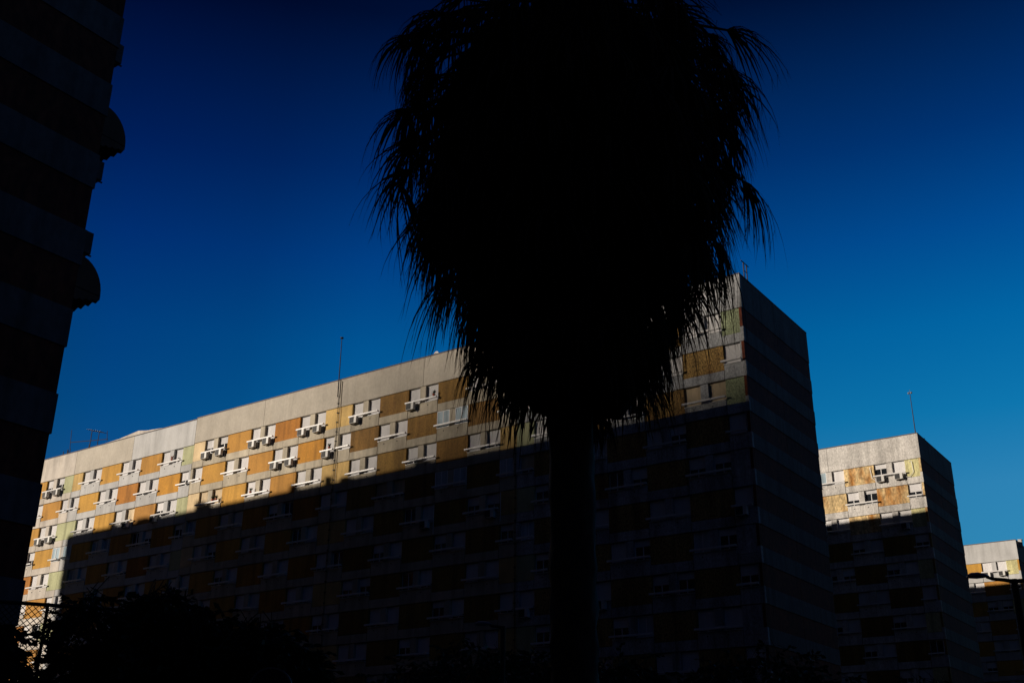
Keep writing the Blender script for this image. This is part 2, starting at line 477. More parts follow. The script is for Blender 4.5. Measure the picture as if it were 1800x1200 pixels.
def slab(label, X0, Y, z1, nst, umax, concrete, ochre, halfc, states, dz=None, depth=14.2, length=36, corner=True, top_detail=1, st_detail=99, back=False, name='apartment_building'):
    """X0: x of the module origin at the right end wall; modules count to the left"""
    B = thing(name, label, 'apartment building')
    rr = random.Random(int(Y*10))
    x_end = X0 - MW*length
    DZ = dz or (lambda u: 0.0)
    y1 = Y + depth
    # core
    core = Mesh().box(x_end+0.1, Y+0.42, 0, X0-0.05, y1-0.30, z1+PH-0.55)
    put(core.data('core', [C_core]), 'core', B)
    # parapets: two to a section
    for i in range(length//3):
        u = 3*i+1.5
        put(PP_half, 'parapet_panel', B, (X0-MW*u, Y, z1+DZ(u)), concrete('p', u, 0))
    # coping
    for i in range(length//6):
        u = 6*i+3
        cp = Mesh().box(-3*MW+0.01, -0.02, PH-0.117, 3*MW-0.01, 0.34, PH-0.0)
        put(cp.data('coping', [C_core]), 'coping', B, (X0-MW*u, Y, z1+DZ(u)), M_cope)
    for k in range(1, nst+1):
        odd = k % 2 == 1
        for c in range(0, umax+1):
            ispair = (c % 2 == 1) if odd else (c % 2 == 0)
            joint = (c % 6 == 0)
            zf = z1-(k-1)*SH
            if not joint and c < umax:
                X = X0-MW*c; z = zf+DZ(c)
                if ispair:
                    put(SP_pair, 'spandrel_panel', B, (X, Y, z), concrete('s', c, k))
                    put(PL_full, 'pillar_panel', B, (X, Y, z), concrete('s', c, k))
                    put(R_pair, 'window_rail', B, (X, Y, z-1.42))
                    for sgn, side in ((-1, 'L'), (1, 'R')):
                        st = states(k, c, side, rr)
                        window(B, X+sgn*(WW+PIL)/2, Y, z, st[0], st[1])
                else:
                    put(OC_full, 'ochre_panel', B, (X, Y, z), ochre(c, k, rr))
                    put(BD_full, 'band_panel', B, (X, Y, z), concrete('s', c, k))
            else:
                for sgn, side in ((-1, 'L'), (1, 'R')):
                    if c == 0 and side == 'R': continue
                    if c == umax and side == 'L' and not (c < length): continue
                    if c == umax and side == 'L': continue
                    if c == umax and not joint: continue
                    u = c - sgn*0.25
                    X = X0-MW*u; z = zf+DZ(u)
                    if ispair:
                        put(SP_half, 'spandrel_panel', B, (X, Y, z), concrete('s', u, k))
                        put(PL_half, 'pillar_panel', B, (X0-MW*c+sgn*PIL/4, Y, z), concrete('s', u, k))
                        xw = X0-MW*c+sgn*(PIL+WW)/2
                        put(R_one, 'window_rail', B, (xw, Y, z-1.42))
                        st = states(k, c, side, rr)
                        window(B, xw, Y, z, st[0], st[1])
                    else:
                        put(OC_half, 'half_panel', B, (X, Y, z), halfc(u, k))
                        put(BD_half, 'band_panel', B, (X, Y, z), concrete('s', u, k))
    # the far, hidden rest of the facade: real strips, joined
    if umax < length:
        ms = Mesh(); mo = Mesh(); xa, xb = x_end, X0-MW*umax-0.03
        for k in range(1, nst+1):
            zf = z1-(k-1)*SH
            ms.box(xa, Y, zf-SH+G, xb, Y+0.3, zf-WH-0.03)
            n = int((xb-xa)/MW)
            for i in range(n):
                if (i+k) % 2: mo.box(xb-MW*(i+1), Y+0.05, zf-2.0, xb-MW*i, Y+0.3, zf-0.03)
        tag(put(ms.data('band_panel', [concrete('s', umax, 2)]), 'band_panel', B), kind='stuff')
        tag(put(mo.data('ochre_panel', [O_orange]), 'ochre_panel', B), kind='stuff')
    # right end wall: slightly proud bands and recessed ochre stripes, two panels each
    xe = X0+0.07
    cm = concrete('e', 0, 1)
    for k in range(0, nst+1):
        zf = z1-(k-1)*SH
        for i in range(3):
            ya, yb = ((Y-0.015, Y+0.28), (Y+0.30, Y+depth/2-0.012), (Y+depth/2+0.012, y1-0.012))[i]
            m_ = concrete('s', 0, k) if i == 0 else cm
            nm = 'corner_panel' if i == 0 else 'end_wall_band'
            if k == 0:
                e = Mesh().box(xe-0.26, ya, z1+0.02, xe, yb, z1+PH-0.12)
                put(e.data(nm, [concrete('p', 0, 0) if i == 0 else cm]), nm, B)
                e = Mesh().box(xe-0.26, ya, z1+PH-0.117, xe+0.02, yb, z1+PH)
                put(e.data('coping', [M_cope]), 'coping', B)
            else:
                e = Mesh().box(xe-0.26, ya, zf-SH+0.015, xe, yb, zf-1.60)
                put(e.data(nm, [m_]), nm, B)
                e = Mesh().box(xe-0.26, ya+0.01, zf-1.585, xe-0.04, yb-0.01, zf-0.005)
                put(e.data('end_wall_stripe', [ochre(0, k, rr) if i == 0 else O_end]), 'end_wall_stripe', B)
    # rear facade and left end: plain bands
    rb = Mesh()
    for k in range(1, nst+1):
        zf = z1-(k-1)*SH
        rb.box(x_end, y1-0.29, zf-SH+0.02, xe-0.27, y1, zf-WH)
        rb.box(x_end-0.2, Y, zf-SH+0.02, x_end+0.05, y1, zf-WH)
    rb.box(x_end, y1-0.29, z1, xe-0.27, y1, z1+PH-0.004)
    rb.box(x_end-0.2, Y, z1, x_end, y1, z1+PH-0.004)
    tag(put(rb.data('rear_bands', [cm]), 'rear_bands', B), kind='stuff')
    return B

M_cope = mat('coping_lead', (0.12, 0.11, 0.11), grain=0.1, streak=0)

# --- block A
AX, AY, AZ = -29.82, 73.459, 37.15
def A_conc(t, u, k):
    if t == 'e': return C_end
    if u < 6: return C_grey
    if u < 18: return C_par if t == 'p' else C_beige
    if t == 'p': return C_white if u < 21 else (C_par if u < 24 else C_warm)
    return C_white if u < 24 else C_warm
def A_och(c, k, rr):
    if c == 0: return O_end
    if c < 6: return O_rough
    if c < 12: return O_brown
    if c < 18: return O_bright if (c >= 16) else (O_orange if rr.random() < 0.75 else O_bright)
    return O_bright if rr.random() < 0.75 else O_orange
def A_half(u, k):
    if u < 1: return P_green2 if k < 5 else C_grey
    if 5 < u < 6: return P_green
    if 6 < u < 7: return P_yellow
    if 11 < u < 13: return P_yellow
    if 17 < u < 18: return P_cream
    if 18 < u < 19: return P_green
    if 23 < u < 24: return P_yellow if k == 1 else P_green
    return P_green
A_ST = {}
def S(k, c, l, r, pl=None): A_ST[(k, c, 'L')] = (l, pl); A_ST[(k, c, 'R')] = (r, pl)
S(1, 1, 100, 100); S(1, 7, 100, 100); S(1, 9, 100, 100); S(1, 11, 100, 100); S(1, 13, 100, 100); S(1, 15, 86, 100); S(1, 17, 60, 50)
S(1, 19, 100, 100); S(1, 21, 100, 100); S(1, 23, 100, 100); S(1, 25, 60, 50)
S(2, 0, 100, 100); S(2, 2, 100, 100); S(2, 6, 100, 100); S(2, 8, 'g', 'g'); S(2, 10, 100, 100); S(2, 12, 100, 100); S(2, 14, 100, 100); S(2, 16, 100, 100)
S(2, 18, 60, 100); S(2, 20, 72, 100); S(2, 22, 100, 100); S(2, 24, 100, 100)
S(3, 1, 100, 100, True); S(3, 7, 100, 86); S(3, 9, 72, 100); S(3, 11, 100, 100); S(3, 13, 100, 100); S(3, 15, 100, 100); S(3, 17, 100, 100, True)
S(3, 19, 60, 100); S(3, 21, 100, 100); A_ST[(3, 21, 'R')] = (100, True); S(3, 23, 100, 100); S(3, 25, 100, 100)
S(4, 0, 100, 100); S(4, 2, 100, 50); S(4, 6, 'g', 86, True); S(4, 8, 'g', 'g'); S(4, 10, 86, 86, True); S(4, 12, 100, 100); S(4, 22, 'c', 'c'); S(4, 24, 'g', 'g'); S(4, 20, 'd', 60)
S(5, 1, 60, 50); S(5, 3, 'd', 60); S(5, 7, 50, 60)
S(8, 0, 50, 50); S(8, 2, 50, 35)
def A_states(k, c, side, rr):
    v_ = rr.random()
    q = A_ST.get((k, c, side))
    if q: return q
    if v_ < 0.50: return (100, None)
    if v_ < 0.60: return (86, None)
    if v_ < 0.68: return (60, None)
    if v_ < 0.76: return (50, None)
    if v_ < 0.84: return ('d', None)
    if v_ < 0.92: return ('c', None)
    return (35, None)
A_dz = lambda u: -0.14 if u > 18 else 0.0
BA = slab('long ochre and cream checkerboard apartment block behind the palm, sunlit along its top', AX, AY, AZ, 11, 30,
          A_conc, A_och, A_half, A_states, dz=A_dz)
# lower storeys of A, under the tree line: joined
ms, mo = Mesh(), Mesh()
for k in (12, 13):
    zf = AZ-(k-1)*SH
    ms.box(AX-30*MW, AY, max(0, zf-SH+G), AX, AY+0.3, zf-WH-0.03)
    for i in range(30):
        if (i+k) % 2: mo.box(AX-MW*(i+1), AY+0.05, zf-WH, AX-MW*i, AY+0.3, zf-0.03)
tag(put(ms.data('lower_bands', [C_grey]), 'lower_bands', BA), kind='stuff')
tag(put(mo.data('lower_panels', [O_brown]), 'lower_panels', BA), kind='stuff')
# low hump of the roof covering seen above the parapet
hm = Mesh()
v = []; f = []
prof = [(-113, 40.02), (-110, 40.08), (-106, 40.22), (-102.7, 40.58), (-101.2, 40.34), (-98, 40.1), (-95, 40.02)]
for y in (AY+0.36, AY+1.6):
    for x, z in prof: v += [(x, y, 39.6), (x, y, z)]
n = len(prof)
for i in range(n-1):
    a = 2*i; b = 2*n+2*i
    f += [(a, a+2, a+3, a+1), (b, b+1, b+3, b+2), (a+1, a+3, b+3, b+1)]
f += [(0, 1, 2*n+1, 2*n), (2*n-2, 4*n-2, 4*n-1, 2*n-1)]
hm.add((v, f))
put(hm.data('roof_upstand', [C_warm]), 'roof_upstand', BA)

# --- block B
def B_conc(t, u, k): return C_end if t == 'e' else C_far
B_ST = {(1, 1, 'L'): (35, None), (1, 1, 'R'): (100, None), (1, 3, 'R'): (100, None), (1, 3, 'L'): ('G', None), (2, 0, 'L'): (60, None),
        (2, 2, 'L'): (60, None), (2, 2, 'R'): (25, None), (3, 1, 'L'): (100, None), (3, 1, 'R'): (100, None), (3, 3, 'L'): (50, None), (3, 3, 'R'): (100, None)}
def B_states(k, c, side, rr):
    v_ = rr.random()
    q = B_ST.get((k, c, side))
    if q: return q
    return (100, None) if v_ < .6 else ((60, None) if v_ < .75 else (('d', None) if v_ < .88 else (50, None)))
slab('second apartment block right of the long one, with rusty panels and a corner mast', -30.43, 123.03, 37.79, 12, 6,
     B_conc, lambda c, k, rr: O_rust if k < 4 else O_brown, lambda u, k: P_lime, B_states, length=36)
# --- block C
C_ST = {(1, 1, 'L'): (100, None), (1, 1, 'R'): (100, None)}
def C_states(k, c, side, rr):
    v_ = rr.random()
    return C_ST.get((k, c, side)) or ((100, None) if v_ < .6 else (60, None))
slab('farthest apartment block at the right edge, only its top row of panels sunlit', -31.23, 173.85, 35.45, 12, 6,
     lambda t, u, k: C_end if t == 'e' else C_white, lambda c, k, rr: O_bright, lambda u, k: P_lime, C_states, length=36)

# --- block L (near left) and the like block behind the viewer: bands and stripes, end wall in view
def plain_block(label, X0, Y0, Y1, z1, nst, length, ribs=True):
    B = thing('apartment_building', label, 'apartment building')
    xa = X0-length
    put(Mesh().box(xa+0.3, Y0+0.3, 0, X0-0.3, Y1-0.3, z1+PH-0.5).data('core', [C_core]), 'core', B)
    def ring(name, z0, z_1, ins, m):
        r = Mesh()
        r.box(xa+ins, Y0+ins, z0, X0-0.302, Y0+0.3, z_1)
        r.box(xa+ins, Y1-0.3, z0, X0-0.302, Y1-ins, z_1)
        r.box(xa+ins, Y0+0.302, z0, xa+0.3, Y1-0.302, z_1)
        o = put(r.data(name, [m]), name, B)
        for i in range(2):
            ya = Y0+ins+(Y1-Y0-2*ins)*i/2+(0.01 if i else 0); yb = Y0+ins+(Y1-Y0-2*ins)*(i+1)/2-0.01
            put(Mesh().box(X0-0.3, ya, z0, X0-ins, yb, z_1).data('end_wall_'+name, [m]), 'end_wall_'+name, B)
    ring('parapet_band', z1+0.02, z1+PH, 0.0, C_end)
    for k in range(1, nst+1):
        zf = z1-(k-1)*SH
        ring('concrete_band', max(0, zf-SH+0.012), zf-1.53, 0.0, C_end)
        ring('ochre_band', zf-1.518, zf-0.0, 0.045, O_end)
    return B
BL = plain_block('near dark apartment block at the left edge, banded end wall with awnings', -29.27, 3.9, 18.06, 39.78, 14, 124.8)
# awnings and boxes on the far side of L, seen edge-on against the sky
def awning(X, Y, Ztop, wdt=1.9, hgt=1.55, dep=0.95):
    v, f = [], []
    nseg, nx = 9, 10
    for i in range(nx+1):
        x = X-wdt/2+wdt*i/nx
        for j in range(nseg+1):
            t = j/nseg
            a = t*math.pi/2
            y = Y+dep*math.sin(a)*(1.0)
            z = Ztop-hgt*0.72*(1-math.cos(a))
            v.append((x, y, z))
        sc = 0.10*(i % 2)
        v.append((x, Y+dep, Ztop-hgt*0.72-0.12-sc))
    m = nseg+2
    for i in range(nx):
        for j in range(m-1):
            f.append((i*m+j, (i+1)*m+j, (i+1)*m+j+1, i*m+j+1))
    nb = len(v)
    for i in (0, nx):       # scalloped side gussets
        cidx = len(v); v.append((X-wdt/2+wdt*i/nx, Y, Ztop-hgt*0.72))
        for j in range(nseg): f.append((cidx, i*m+j, i*m+j+1))
        g0 = len(v)
        for q in range(9):
            t = q/8
            v.append((X-wdt/2+wdt*i/nx, Y+dep*(1-t), Ztop-hgt*0.72-0.14-0.26*t-0.07*(q % 2)))
            v.append((X-wdt/2+wdt*i/nx, Y+dep*(1-t), Ztop-hgt*0.72))
        for q in range(8): f.append((g0+2*q, g0+2*q+1, g0+2*q+3, g0+2*q+2))
    o = put(Mesh().add((v, f)).data('awning', [M_awn]), 'awning', BL)
    fr = Mesh()
    for i in range(3):
        x = X-wdt/2+wdt*i/2
        fr.tube([(x, Y, Ztop-hgt*0.72), (x, Y+dep-0.03, Ztop-hgt*0.72-0.02)], 0.018, 5)
    put(fr.data('awning_frame', [M_dark]), 'awning_frame', o)
awning(-30.4, 18.06, 23.5)
awning(-30.4, 18.06, 17.85)
for z0, z1_, d, dx in ((20.78, 21.46, 0.36, 0), (18.05, 18.80, 0.42, 0), (25.55, 26.3, 0.40, .1)):
    t = thing('air_conditioner', 'dark box on the edge of the near left block, %s' % (
        'just under the upper awning' if z0 == 20.78 else ('just above the lower awning' if z0 == 18.05 else 'highest of the three')), 'air conditioner', (-29.95-dx, 18.06, z0))
    put(Mesh().box(-0.4, 0.03, 0, 0.4, d, z1_-z0).data('casing', [C_end]), 'casing', t)
    for xx in (-0.35, 0.3): put(Mesh().box(xx, 0.0, -0.05, xx+0.05, d+0.07, -0.01).data('bracket', [M_dark]), 'bracket', t)
# roof housings on L that notch the shadow line
def roof_box(X, Y, Z, wx, wy, hz):
    o = put(Mesh().box(-wx/2, -wy/2, -0.6, wx/2, wy/2, hz).data('roof_vent', [C_grey]), 'roof_vent', BL, (X, Y, Z))
    put(Mesh().box(-wx/2-0.1, -wy/2-0.1, hz+0.002, wx/2+0.1, wy/2+0.1, hz+0.1).data('cap', [C_grey]), 'cap', o)
for x, wx, hz in ((-132.6, 0.7, 0.85), (-131.4, .9, 0.5), (-141.5, 1.6, 0.30), (-146.5, .6, 0.4), (-119.0, .7, 0.55), (-114.5, .5, 0.7), (-112.3, .9, 0.3), (-103.0, 1.5, 0.3)):
    roof_box(x, 17.2, 42.7, wx, .8, hz)
plain_block('long banded apartment block standing behind the viewer, parallel to the others', -29.5, -64.0, -50.0, 39.78, 14, 125.0)

# ------------------------------------------------------------------ air conditioners in view
def ac_at(k, c, side, label, hose=True, X0=AX, Y=AY, z1=AZ, dx=0.0):
    xw = X0-MW*c+(-1 if side == 'L' else 1)*(WW+PIL)/2
    dz = -0.14 if (X0 == AX and c > 18) else 0
    ac_unit(xw+dx, Y, z1-(k-1)*SH+dz-WH-0.56, label, hose)
ac_at(1, 11, 'L', 'white air conditioner in the top row, first right of the tall roof mast', dx=-0.1)
ac_at(1, 9, 'L', 'white air conditioner in the top row, second right of the roof mast', dx=-0.1)
ac_at(1, 13, 'L', 'air conditioner in the top row left of the roof mast, left one of its pair')
ac_at(1, 13, 'R', 'air conditioner in the top row, nearest on the left of the roof mast')
ac_at(1, 15, 'L', 'air conditioner in the top row, left one of second pair left of mast')
ac_at(1, 15, 'R', 'air conditioner in the top row, right one of second pair left of mast')
ac_at(1, 17, 'L', 'air conditioner in the top row right of the cream panel, under half-raised shutter', dx=-0.15)
ac_at(1, 17, 'R', 'air conditioner in the top row under the half-raised shutter beside an ochre panel')
ac_at(2, 12, 'L', 'air conditioner in the second row beside the cable below the roof mast')
ac_at(2, 14, 'L', 'air conditioner in the second row left of the mast, left one of its pair')
ac_at(2, 14, 'R', 'air conditioner in the second row left of mast, right one of its pair')
ac_at(1, 25, 'L', 'air conditioner at far left of the top row, next to the dark building')
ac_at(1, 25, 'R', 'air conditioner at the far left of the top row, beside the pale green panel')
ac_at(3, 25, 'L', 'air conditioner at far left of the third row, next to the dark building')
ac_at(3, 25, 'R', 'air conditioner at the far left of the third row, left of two green panels')
ac_at(3, 19, 'L', 'air conditioner on the shadow line, beneath a half-raised shutter left of the green panel', dx=-0.3)
ac_at(3, 21, 'R', 'air conditioner on the shadow line in the third row, beneath a yellowed shutter')
ac_at(6, 0, 'L', 'shaded air conditioner near the right corner of the long block', False)
ac_at(8, 4, 'R', 'shaded air conditioner low on the long block, first right of the palm trunk', False)
ac_at(8, 6, 'R', 'shaded air conditioner low on the long block, first left of the palm trunk', False)
ac_at(5, 7, 'R', 'shaded air conditioner in the fifth row, left of the palm skirt tip', False)
ac_at(5, 9, 'R', 'shaded air conditioner in the fifth row, under an open window with a drain pipe', False)
ac_at(1, 1, 'L', 'air conditioner on the second block, left one of the pair in its top row', True, -30.43, 123.03, 37.79)
ac_at(1, 1, 'R', 'air conditioner on the second block, right one of the pair in its top row', True, -30.43, 123.03, 37.79)
ac_at(3, 1, 'R', 'shaded air conditioner on the second block, just below its shadow line', False, -30.43, 123.03, 37.79)
ac_at(1, 1, 'L', 'air conditioner on the farthest block, left one of its pair', True, -31.23, 173.85, 35.45)
ac_at(1, 1, 'R', 'air conditioner on the farthest block, right one of its pair', True, -31.23, 173.85, 35.45)

# drain pipes on facades
def pipe(pts, label, r=0.035, m=M_frame):
    o = put(Mesh().tube(pts, r, 6).data('drain_pipe', [m]), 'drain_pipe')
    tag(o, label, 'pipe')
xb, yb, zb = -30.43, 123.03, 37.79
pipe([(xb-0.35*MW, yb-0.06, zb-0.2), (xb-0.27*MW, yb-0.06, zb-0.3), (xb-0.25*MW, yb-0.06, zb-1.5), (xb-0.38*MW, yb-0.06, zb-2.0), (xb-0.55*MW, yb-0.06, zb-1.9)], 'thin curved pipe on the pale yellow panel of the second block')
pipe([(xb-1.62*MW, yb-0.06, zb-0.25), (xb-1.58*MW, yb-0.06, zb-1.5), (xb-1.45*MW, yb-0.06, zb-1.95)], 'thin pipe on the rusty panel beside an air conditioner of the second block')
pipe([(AX-8.5*MW+0.05, AY-0.06, AZ-4*SH-0.1), (AX-8.5*MW+0.05, AY-0.06, AZ-5*SH+0.1)], 'white vertical pipe on the shaded facade above the fifth row conditioner')
pipe([(AX-6.45*MW, AY-0.06, AZ-4*SH-0.1), (AX-6.45*MW, AY-0.06, AZ-5*SH+0.3)], 'white vertical pipe on the shaded facade left of the palm skirt')

# flower pots on the rails
def pot(k, c, side, label, dx=0.0, plant=True):
    xw = AX-MW*c+(-1 if side == 'L' else 1)*(WW+PIL)/2+dx
    t = thing('flower_pot', label, 'flower pot', (xw, AY-0.30, AZ-(k-1)*SH-1.42+0.078+(-.14 if c > 18 else 0)))
    v, f = [], []
    for z, r in ((0, 0.10), (0.2, 0.14)):
        for i in range(10): v.append((r*math.cos(i*math.pi/5), r*math.sin(i*math.pi/5), z))
    for i in range(10): j = (i+1) % 10; f.append((i, j, 10+j, 10+i))
    f.append(tuple(range(10))[::-1]); f.append(tuple(range(10, 20)))
    put(Mesh().add((v, f)).data('pot', [M_red]), 'pot', t)
    lv = Mesh()
    r_ = random.Random(k*31+c)
    for i in range(40):
        a = r_.random()*6.28; L = r_.uniform(.12, .34); zz = r_.uniform(.05, .4)
        p = Vector((math.cos(a)*L, math.sin(a)*L*.6, .2+zz)); b = Vector((0, 0, .2)); s_ = Vector((-math.sin(a), math.cos(a), 0))*.035
        mid = (p+b)/2+Vector((0, 0, .05))
        lv.add(([tuple(b), tuple(mid+s_), tuple(p), tuple(mid-s_)], [(0, 1, 2, 3)]))
    put(lv.data('leaves', [M_leaf if plant else M_red]), 'leaves', t)
pot(1, 19, 'R', 'red flowering pot on a top row rail, left of the green panel', -0.55, False)
pot(2, 12, 'L', 'leafy pot plant on a second row rail beside the mast cable', 0.4)
pot(3, 17, 'R', 'pot plant on a third row rail, nearest the shadow line at left', -0.2)
pot(3, 17, 'R', 'smaller pot plant right of another on a third row rail', 0.35)
pot(3, 15, 'L', 'pot plant on a third row rail below the second row conditioners', 0.45)
pot(1, 9, 'R', 'small pot on a top row rail right of the mast, beside a hanging cable', 0.5)

# ------------------------------------------------------------------ masts, cables, antennas
def mast(X, Y, z0, z1_, label, ball=0):
    t = thing('roof_mast', label, 'mast', (X, Y, z0))
    put(Mesh().tube([(0, 0, 0), (0, 0, z1_-z0)], 0.06, 8, 0.035).data('pole', [M_dark]), 'pole', t)
    hd = Mesh()
    if ball:
        for s_, dx in ((0.13, -0.14), (0.13, 0.14)):
            v, f = [], []
            for i in range(5):
                for j in range(8):
                    a = math.pi*i/4; b = j*math.pi/4
                    v.append((dx+s_*math.sin(a)*math.cos(b), s_*math.sin(a)*math.sin(b), z1_-z0+0.1+s_*math.cos(a)))
            for i in range(4):
                for j in range(8): f.append((i*8+j, i*8+(j+1) % 8, (i+1)*8+(j+1) % 8, (i+1)*8+j))
            hd.add((v, f))
        hd.tube([(0, 0, z1_-z0+0.1), (0, 0, z1_-z0+0.5)], 0.02, 5)
        put(hd.data('finial', [M_grey]), 'finial', t)
    else:
        hd.tube([(0, 0, z1_-z0-0.02), (0, 0, z1_-z0+0.07)], 0.17, 10)
        put(hd.data('finial', [M_dark]), 'finial', t)
    return t
mx0 = AX-12*MW
mast(-71.60, AY-0.16, 38.2, 44.36, 'thin dark lightning mast standing on the roof edge of the long block')
mast(-30.60, 123.35, 40.3, 45.45, 'thin mast with a shiny twin-ball finial on the corner of the second block', 1)
# clamps holding mast, and down conductors along the joints
def conductor(X, ztop, zbot, label):
    t = thing('lightning_conductor', label, 'cable', (X, AY-0.05, zbot))
    put(Mesh().tube([(0, 0, 0), (0.02, 0, (ztop-zbot)*.5), (0, 0, ztop-zbot)], 0.022, 5).data('cable', [M_dark]), 'cable', t)
    n = int((ztop-zbot)/0.95)
    cl = Mesh().box(-0.07, -0.05, -0.05, 0.07, 0.05, 0.05).data('clip', [M_dark])
    for i in range(n): put(cl, 'clip', t, (0, 0, 0.4+i*0.95))
conductor(mx0-0.12, 38.3, 2.0, 'dark conductor cable running down the facade from the roof mast')
conductor(AX-6*MW-0.1, 36.9, 2.0, 'dark conductor cable down the facade joint just left of the palm trunk')
pipe([(mx0+0.22, AY-0.05, 39.8), (mx0+0.22, AY-0.05, 37.2), (mx0+0.17, AY-0.05, 26)], 'pale down pipe beside the conductor under the roof mast', 0.03, C_beige)

def tube_thing(name, label, cat, loc, parts, group=None):
    t = thing(name, label, cat, loc, 0, group)
    for nm, segs, r, m in parts:
        mm = Mesh()
        for p, q in segs: mm.tube([p, q], r, 5)
        put(mm.data(nm, [m]), nm, t)
    return t
y_ = 76.0
tube_thing('tv_antenna', 'tv antenna with long crossbar and upright end rods at far left of roof', 'antenna', (-114.8, y_, 39.5), [
    ('pole', [((0, 0, 0), (0, 0, 3.85))], 0.05, M_dark),
    ('crossbar', [((-4.0, 0.0, 3.1), (3.4, 0.0, 2.2)), ((-0.3, 0, 1.4), (0.1, 0, 2.7))], 0.045, M_dark),
    ('rod', [((-4.0, 0, 2.3), (-4.25, 0, 4.75)), ((3.3, 0, 2.0), (3.05, 0, 3.3))], 0.035, M_dark)])
tube_thing('tv_antenna', 'small pale yagi antenna above the long crossbar on the roof', 'antenna', (-114.2, y_+0.6, 39.5), [
    ('pole', [((0, 0, 0), (0, 0, 3.9))], 0.045, M_dark),
    ('boom', [((-1.9, 0, 4.35), (0.9, 0, 3.55))], 0.035, M_grey),
    ('element', [((-1.9+0.45*i, -0.5, 4.35-0.128*i), (-1.9+0.45*i, 0.5, 4.35-0.128*i)) for i in range(7)], 0.03, M_grey)])
tube_thing('tv_antenna', 'low cluster of short antenna rods left of the crossbar antenna', 'antenna', (-117.0, y_-1.4, 39.4), [
    ('pole', [((0, 0, 0), (0, 0, 1.6)), ((-0.8, 0, 0), (-0.8, 0, 1.5))], 0.045, M_dark),
    ('element', [((-0.7, 0, 0.7), (0.4, 0, 1.3)), ((-0.3, 0, 0.5), (0.2, 0, 1.55)), ((0.6, 0, 0.5), (0.5, 0, 1.7))], 0.04, M_dark)])
# little dish, chimneys and rail
t = thing('satellite_dish', 'small white dish peeping over the roof edge left of the palm', 'dish', (-60.2, 74.1, 40.05))
v, f = [(0, 0.1, 0.3)], []
for i in range(12): v.append((0.3*math.cos(i*math.pi/6), 0, 0.3+0.3*math.sin(i*math.pi/6)))
for i in range(12): f.append((0, 1+i, 1+(i+1) % 12))
put(Mesh().add((v, f)).data('reflector', [M_frame]), 'reflector', t)
put(Mesh().tube([(0, 0.1, -0.3), (0, 0.1, 0.3)], 0.03).data('post', [M_grey]), 'post', t)
t = thing('chimney', 'short pale chimney on the roof of the farthest block', 'chimney', (-30.95, 176.0, 37.6))
put(Mesh().box(-0.25, -0.3, 0, 0.25, 0.3, 1.0).data('stack', [C_white]), 'stack', t)
put(Mesh().box(-0.31, -0.36, 1.002, 0.31, 0.36, 1.1).data('cap', [C_grey]), 'cap', t)
t = thing('chimney', 'tiny dark vent on the roof edge of the second block', 'chimney', (-30.5, 126.3, 40.2))
put(Mesh().tube([(0, 0, 0), (0, 0, 0.62)], 0.1, 8).data('stack', [M_dark]), 'stack', t)
put(Mesh().tube([(0, 0, 0.621), (0, 0, 0.7)], 0.14, 8).data('cap', [M_dark]), 'cap', t)
t = thing('roof_rail', 'dark guard rail on the roof corner of the long block beside the palm', 'guard rail', (-29.75, 75.0, 39.9))
for y in (-0.5, 0.1):
    put(Mesh().tube([(0, y, 0), (0, y, 1.55)], 0.05).data('post', [M_dark]), 'post', t)
put(Mesh().tube([(0, -0.95, 1.5), (0, 0.5, 1.5)], 0.04).data('bar', [M_dark]), 'bar', t)
put(Mesh().tube([(0, -0.5, 0.8), (0, 0.1, 0.8)], 0.03).data('bar', [M_dark]), 'bar', t)

# ------------------------------------------------------------------ palm
PX, PY = -6.82, 11.07
palm = thing('palm_tree', 'tall fan palm in black silhouette with a huge skirt of dead fronds', 'palm tree', (PX, PY, 0))
pr = random.Random(3)
tv, tf = [], []
NS = 20
for i in range(60):
    z = i*0.22
    r = 0.262+0.10*max(0, 1-z/1.2)+0.012*(i % 2)
    for k in range(NS):
        a = 2*math.pi*k/NS
        rr_ = r*(1+0.06*math.sin(a*5+i*1.7)+pr.uniform(-.07, .07))
        tv.append((rr_*math.cos(a), rr_*math.sin(a), z))
for i in range(59):
    for k in range(NS):
        k2 = (k+1) % NS
        tf.append((i*NS+k, i*NS+k2, (i+1)*NS+k2, (i+1)*NS+k))
put(Mesh().add((tv, tf)).data('trunk', [M_bark], True), 'trunk', palm)

# silhouette radius of the skirt by height
PRL = [(5.75, .2), (5.95, .35), (6.3, .85), (6.65, 1.08), (7.07, 1.26), (7.5, 1.52), (7.9, 1.75), (8.3, 2.02), (8.7, 2.14), (9.6, 2.30), (10.5, 2.28), (11.0, 2.2), (11.35, 1.9), (11.6, .9), (12.0, .7), (12.9, .5)]
PRR = [(5.75, .35), (5.9, .75), (6.3, 1.12), (6.65, 1.18), (7.07, 1.22), (7.35, 1.35), (7.65, 1.78), (7.9, 1.95), (8.3, 2.16), (8.7, 2.24), (9.6, 2.30), (10.5, 2.42), (11.0, 2.25), (11.35, 1.8), (11.7, 1.5), (12.3, 1.35), (12.9, .9)]
def interp(T, z):
    if z <= T[0][0]: return T[0][1]
    for (a, ra), (b, rb) in zip(T, T[1:]):
        if a <= z <= b: return ra+(rb-ra)*(z-a)/(b-a)
    return T[-1][1]
A_RIGHT = math.atan2(CR.y, CR.x)
def prad(z, a):
    t = 0.5+0.5*math.cos(a-A_RIGHT)
    return interp(PRL, z)*(1-t)+interp(PRR, z)*t
def clump(a, z):
    return 1 + 0.07*math.sin(3*a+1.7*z) + 0.06*math.sin(7*a-2.9*z+1) + 0.05*math.sin(13*a+5.1*z)
